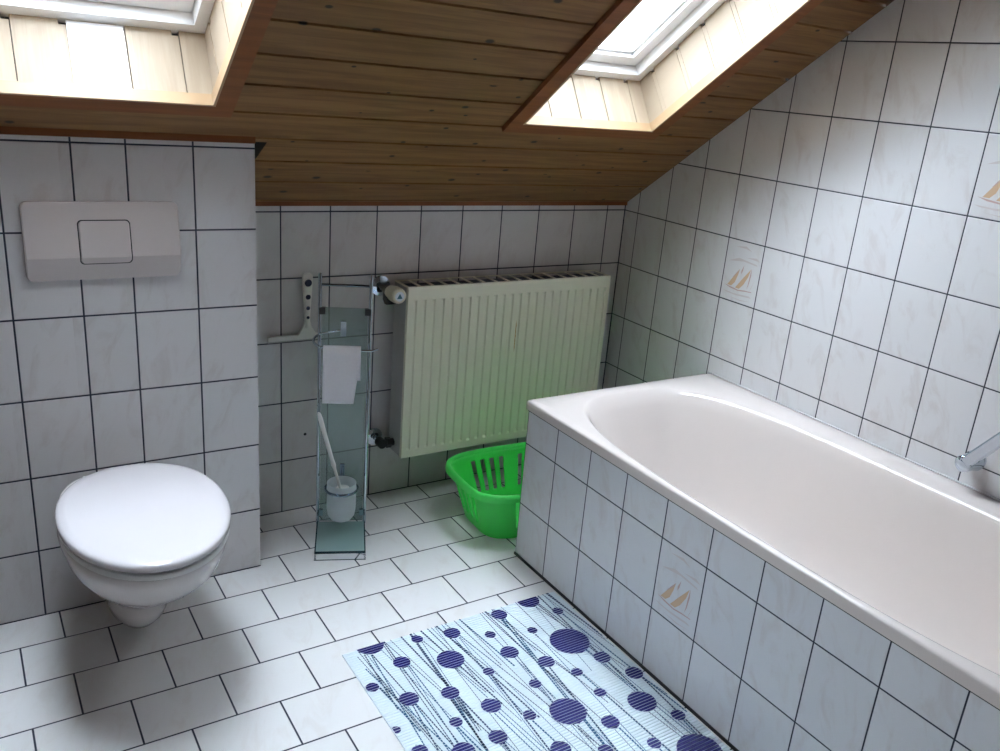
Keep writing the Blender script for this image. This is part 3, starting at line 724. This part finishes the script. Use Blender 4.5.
# paper holder hoop
bm = bmesh.new(); box(bm, (-.012, hd - .022, .655), (.004, hd - .0076, .700)); bevel(bm, .003, 2); obj('holder_mount', bm, 'chrome', st)
pts = [(-.004, hd - .015, .672)]
for k in range(0, 13):
    a = math.radians(80 + 190 * k / 12)      # sweep out to the left and back to the front
    pts.append((-.051 + .038 * math.cos(a), hd - .060 + .048 * math.sin(a), .664 - .022 * (k / 12)))
pts += [(-.02, hd - .109, .640), (.03, hd - .110, .640), (.078, hd - .110, .640), (.096, hd - .109, .6465)]
bm = bmesh.new(); tube(bm, pts, .0036, 12); obj('paper_holder', bm, 'chrome', st, smooth=60)
# ring of the brush cup
bm = bmesh.new(); pr = []
cy0 = hd - .073
ringp = [(.0492 * math.cos(2 * PI * k / 36), cy0 + .0492 * math.sin(2 * PI * k / 36), .178) for k in range(37)]
tube(bm, ringp, .0046, 10); obj('cup_ring', bm, 'chrome_shaded', st, smooth=60)
bm = bmesh.new(); tube(bm, [(0, cy0 + .050, .180), (0, hd - .018, .187), (.002, hd - .013, .205), (.003, hd - .011, .225)], .0042, 10); obj('ring_arm', bm, 'chrome_shaded', st, smooth=60)
bm = bmesh.new(); box(bm, (-.006, hd - .013, .165), (.008, hd - .0076, .232)); bevel(bm, .002, 2); obj('ring_mount', bm, 'chrome_shaded', st)
MW = Matrix.Translation((1.1065, -0.262, 0)) @ Matrix.Rotation(math.radians(-22.5), 4, 'Z')
def on_stand(x, y, z): return MW @ Vector((x, y, z))
# frosted cup
cp = bmesh.new()
lathe(cp, [(0, .0), (.020, .001), (.032, .008), (.041, .022), (.0445, .045), (.0445, .126), (.0448, .1295), (.0440, .131), (.0425, .130), (.0415, .045), (.036, .024), (.030, .011), (.018, .005), (0, .004)], 40)
cp = obj('brush_cup', cp, 'glass_frost', smooth=50); cp.location = on_stand(0, cy0, .069); tag(cp, 'frosted glass cup held in the chrome ring low on the stand', 'cup')
# toilet brush in the cup
b0 = on_stand(0, cy0, .074)
tb_ = thing('toilet_brush', 'white toilet brush with long handle leaning left in the frosted cup', 'toilet brush', tuple(b0))
d_ = (on_stand(-.070, cy0 - .01, .430) - on_stand(.0, cy0, .165)); k0 = on_stand(.0, cy0, .165) - b0
ud = d_.normalized()
bm = bmesh.new(); tube(bm, [k0 + ud * q for q in (-.02, .02, .085, .10, .115, .20, .258, .275, .280)], [.0045, .0045, .0045, .0075, .0058, .0062, .0072, .0055, .002], 14); obj('handle', bm, 'white_plastic', tb_, smooth=50)
bm = bmesh.new(); lathe(bm, [(0, 0), (.018, .0), (.024, .008), (.024, .058), (.019, .068), (.006, .074), (0, .074)], 24); 
for v in bm.verts: v.co.x += .002
for k in range(150):
    a = random.uniform(0, 2 * PI); z = random.uniform(.006, .06); c, s = math.cos(a), math.sin(a)
    tube(bm, [(c * .02, s * .02, z), (c * .030, s * .030, z + .003)], .0009, 5)
obj('bristles', bm, 'white_plastic', tb_, smooth=30)
# crumpled-looking collar above the cup
bm = bmesh.new(); lathe(bm, [(0, 0), (.010, .001), (.016, .010), (.020, .019), (.017, .021), (.008, .012), (0, .011)], 18, lambda q: k0 + Vector((.004, 0, -.004)) + q); obj('splash_collar', bm, 'white_plastic', tb_, smooth=40)

# toilet roll on the hoop
rc = on_stand(-.009, hd - .110, .6305)
tr_ = thing('toilet_roll', 'nearly used-up toilet roll with a long white sheet hanging from the chrome holder', 'toilet paper', tuple(rc), math.radians(-22.5))
bm = bmesh.new()
def rx(q): return Vector((q.z, q.x, q.y))
lathe(bm, [(.0135, -.049), (.0225, -.049), (.0225, .049), (.0135, .049), (.0135, -.049)], 32, rx); obj('roll', bm, 'paper', tr_, smooth=35)
bm = bmesh.new(); lathe(bm, [(.0122, -.0485), (.0133, -.0485), (.0133, .0485), (.0122, .0485), (.0122, -.0485)], 24, rx); obj('cardboard_core', bm, plain('cardboard', (0.35, 0.27, 0.19), 0.8), tr_, smooth=35)
bm = bmesh.new()
sheet = []
for x in [-.051 + .107 * k / 12 for k in range(13)]:
    col = []
    for k in range(6): 
        a = math.radians(90 + 90 * k / 5); col.append(Vector((x, .0232 * math.cos(a), .0232 * math.sin(a))))
    end = -.147 + (0.0 if x < .039 else 0.072)
    for k in range(1, 13):
        f = k / 12; z = end * f; col.append(Vector((x, -.0232 - .003 * math.sin(f * 3) + .0012 * math.sin(x * 60 + f * 4), z)))
    sheet.append(col)
loft(bm, sheet, False, False, closed=False); hs = obj('hanging_sheet', bm, 'paper', tr_, smooth=60)
hs.modifiers.new('solid', 'SOLIDIFY').thickness = .0007

# ------------------------------------------------------------------ squeegee hanging on the back wall
sq = thing('squeegee', 'white shower squeegee with dark dotted handle hanging on the back wall', 'squeegee', (1.0825, -0.001, 0.60))
bm = bmesh.new()
hp = [(.038, .0100), (.050, .0088), (.066, .0088), (.085, .0098), (.11, .0112), (.14, .0132), (.168, .0156), (.196, .0168), (.204, .0155), (.209, .009)]
rings = []
for z, hw_ in hp:
    rings.append([Vector((hw_ * math.cos(a) - .001, -.020 + .009 * math.sin(a), z)) for a in [2 * PI * k / 20 for k in range(20)]])
loft(bm, rings); obj('handle', bm, 'rubber', sq, smooth=50)
bm = bmesh.new()
a = [Vector((x, -.013, z)) for x, z in [(-.030, .014), (.030, .014), (.022, .024), (.012, .040), (.008, .056), (-.009, .056), (-.014, .042), (-.022, .028)]]
loft(bm, [a, [p + Vector((0, -.012, 0)) for p in a]]); bevel(bm, .002, 2); obj('head', bm, 'rubber', sq)
bm = bmesh.new(); box(bm, (-.124, -.026, .001), (.050, -.012, .015)); bevel(bm, .0035, 3); obj('blade_holder', bm, 'rubber', sq, smooth=40)
bm = bmesh.new(); box(bm, (-.124, -.020, -.005), (.050, -.0175, .0015)); obj('rubber_lip', bm, 'rad_side', sq)
for z, r in ((.180, .0115), (.136, .0080), (.101, .0062), (.071, .0050)):
    bm = bmesh.new(); lathe(bm, [(0, 0), (r, 0), (r * .85, .0012), (0, .0014)], 20, lambda q, z=z: Vector((q.x - .001, -.0290 - q.z + (.0003), z + q.y))); obj('grip_dot', bm, 'dot_rubber', sq)
bm = bmesh.new(); tube(bm, [(-.001, 0, .170), (-.001, -.016, .170)], .005, 10); obj('hook_peg', bm, 'chrome', sq)

# plugged screw hole in the back wall
bm = bmesh.new(); lathe(bm, [(0, 0), (.0048, 0), (.0048, .0008), (.003, .0012), (0, .0012)], 16, lambda q: Vector((1.084 + q.x, -.0003 - q.z, .268 + q.y)))
tag(obj('wall_plug', bm, 'black'), 'small black plug in a drill hole low on the back wall left of the stand', 'wall plug')

# ------------------------------------------------------------------ bath mat
MX0, MX1, MY0, MY1 = 0.902, 1.562, -0.785, -1.80
PR = 0.0088
bm = bmesh.new()
nr = int((MY0 - MY1) / PR); prow = []
prow.append((MY0, 0.0)); prow.append((MY0, .0015))
for k in range(nr):
    y = MY0 - k * PR
    prow += [(y - .0004, .0028), (y - .0016, .0044), (y - .0044, .0050), (y - .0072, .0044), (y - .0084, .0028)]
prow += [(MY0 - nr * PR, .0015), (MY0 - nr * PR, 0.0)]
loft(bm, [[Vector((MX0, y, z)) for y, z in prow], [Vector((MX1, y, z)) for y, z in prow]], True, True, closed=True)
dots = [(0.978, -0.782, 0.0372), (1.023, -0.881, 0.0221), (0.92, -0.934, 0.016), (0.909, -1.09, 0.0113), (0.98, -1.011, 0.0239), (1.1, -0.814, 0.0154), (1.195, -0.831, 0.0225), (1.139, -0.926, 0.0355), (1.078, -1.036, 0.0224), (1.042, -1.13, 0.0156), (0.928, -1.172, 0.0184), (1.014, -1.217, 0.0261), (1.284, -0.882, 0.0148), (1.202, -1.011, 0.0149), (1.291, -0.969, 0.0244), (1.143, -1.12, 0.0242), (1.104, -1.216, 0.0221), (1.354, -0.815, 0.0225), (1.465, -0.793, 0.0330), (1.398, -0.917, 0.0139), (1.357, -1.044, 0.0221), (1.282, -1.103, 0.0159), (1.208, -1.19, 0.0161), (1.211, -1.313, 0.024), (1.514, -0.874, 0.0158), (1.463, -1.001, 0.0542), (1.404, -1.114, 0.0153), (1.298, -1.221, 0.0449), (1.409, -1.203, 0.016), (1.5, -1.096, 0.0226), (1.367, -1.297, 0.0224), (1.3, -1.363, 0.0175), (1.536, -1.184, 0.0234), (1.483, -1.277, 0.0361), (1.415, -1.399, 0.0169), (1.531, -1.355, 0.0178), (1.494, -1.468, 0.0537),
        (1.03, -1.34, .03), (1.12, -1.42, .02), (0.96, -1.45, .018), (1.20, -1.50, .045), (1.35, -1.52, .022), (1.05, -1.58, .036), (1.28, -1.63, .02), (1.42, -1.64, .034), (1.14, -1.68, .024), (0.97, -1.70, .03), (1.52, -1.62, .02)]
def prism(x0, x1, y0, y1, z, mi, dx=0.0):
    if x1 - x0 < .0006: return
    x0, x1 = max(x0, MX0 + .001), min(x1, MX1 - .001)
    if x1 <= x0: return
    f = bm.faces.new([bm.verts.new(p) for p in ((x0, y0, z), (x1, y0, z), (x1 + dx, y1, z), (x0 + dx, y1, z))]); f.material_index = mi
for k in range(nr):
    y0, y1 = MY0 - k * PR - .0008, MY0 - (k + 1) * PR + .0008
    for cx, cy, r in dots:
        if cy - r < MY1: continue
        for q in range(3):
            a, b = y0 + (y1 - y0) * q / 3, y0 + (y1 - y0) * (q + 1) / 3
            h = [math.sqrt(max(r * r - (yy - cy) ** 2, 0)) for yy in (a, b)]
            if max(h) > 0:
                f = bm.faces.new([bm.verts.new((min(max(xx, MX0 + .001), MX1 - .001), yy, .0053)) for xx, yy in ((cx - h[0], a), (cx - h[1], b), (cx + h[1], b), (cx + h[0], a))]); f.material_index = 1
lines = []
for cx, cy, r in dots:                     # strings that hang from the dots
    for q in range(2 if r > .02 else 1):
        lines.append((cx + random.uniform(-.5, .5) * r, cy, random.uniform(-.10, .16), random.uniform(.25, .7), random.choice((2, 3, 3))))
for q in range(52):
    lines.append((random.uniform(MX0 - .05, MX1), MY0 - (0 if q < 60 else random.uniform(0, .5)), random.uniform(-.06, .20), random.uniform(.2, .9), random.choice((2, 2, 3))))
for lx, ly, sl, ln, mi in lines:
    thick = random.choice((.0014, .0020, .0028, .0040))
    for k in range(nr):
        yc = MY0 - (k + .5) * PR
        if ly - ln < yc < ly:
            x = lx + (ly - yc) * sl
            if MX0 + .030 < x < MX1 - .004 and not any((x - cx) ** 2 + (yc - cy) ** 2 < r * r for cx, cy, r in dots):
                prism(x - thick / 2 - .0002, x + thick / 2 + .0002, yc + .0036, yc - .0036, .00522, mi, sl * .006)
bm.normal_update()
me = D.meshes.new('bath_mat'); bm.to_mesh(me); bm.free(); mt_ = D.objects.new('bath_mat', me); C.objects.link(mt_)
for q in ('mat_white', 'mat_navy', 'mat_line', 'mat_teal'): me.materials.append(M[q])
tag(mt_, 'pale blue ribbed bath mat with navy dots and dotted lines beside the bath', 'bath mat')

# ------------------------------------------------------------------ chrome grab bar over the bath
gbx = XR
gb_ = thing('grab_bar', 'chrome grab bar on the tiled right wall just above the bath rim', 'grab bar', (XR, -1.49, .600))
ud = Vector((0, -.066, .091)).normalized(); uv = Vector((0, ud.z, -ud.y))
def gl(off, a, b): return Vector((-off, 0, 0)) + ud * a + uv * b
for a0 in (0.0, .30):
    bm = bmesh.new(); rings = []
    for off, k in ((.0005, 1.0), (.006, 1.0), (.009, .93), (.010, .80)):
        rings.append([gl(off, a0 + .030 * k * math.cos(2 * PI * q / 28), .026 * k * math.sin(2 * PI * q / 28)) for q in range(28)])
    loft(bm, rings); obj('flange', bm, 'chrome', gb_, smooth=40)
    bm = bmesh.new(); tube(bm, [gl(.009, a0, 0), gl(.020, a0, 0), gl(.045, a0, 0), gl(.058, a0, 0), gl(.061, a0, 0)], [.027, .024, .022, .022, .019], 28); obj('bracket', bm, 'chrome', gb_, smooth=50)
bm = bmesh.new(); rings = []
for a in (.004, .006, .294, .296):
    k = .86 if a in (.004, .296) else 1.0
    rings.append([gl(.052 + .0095 * k * y, a, .0155 * k * x) for x, y in [(1, -.5), (1, .5), (.7, 1), (-.7, 1), (-1, .5), (-1, -.5), (-.7, -1), (.7, -1)]])
loft(bm, rings); obj('bar', bm, 'chrome', gb_, smooth=25)
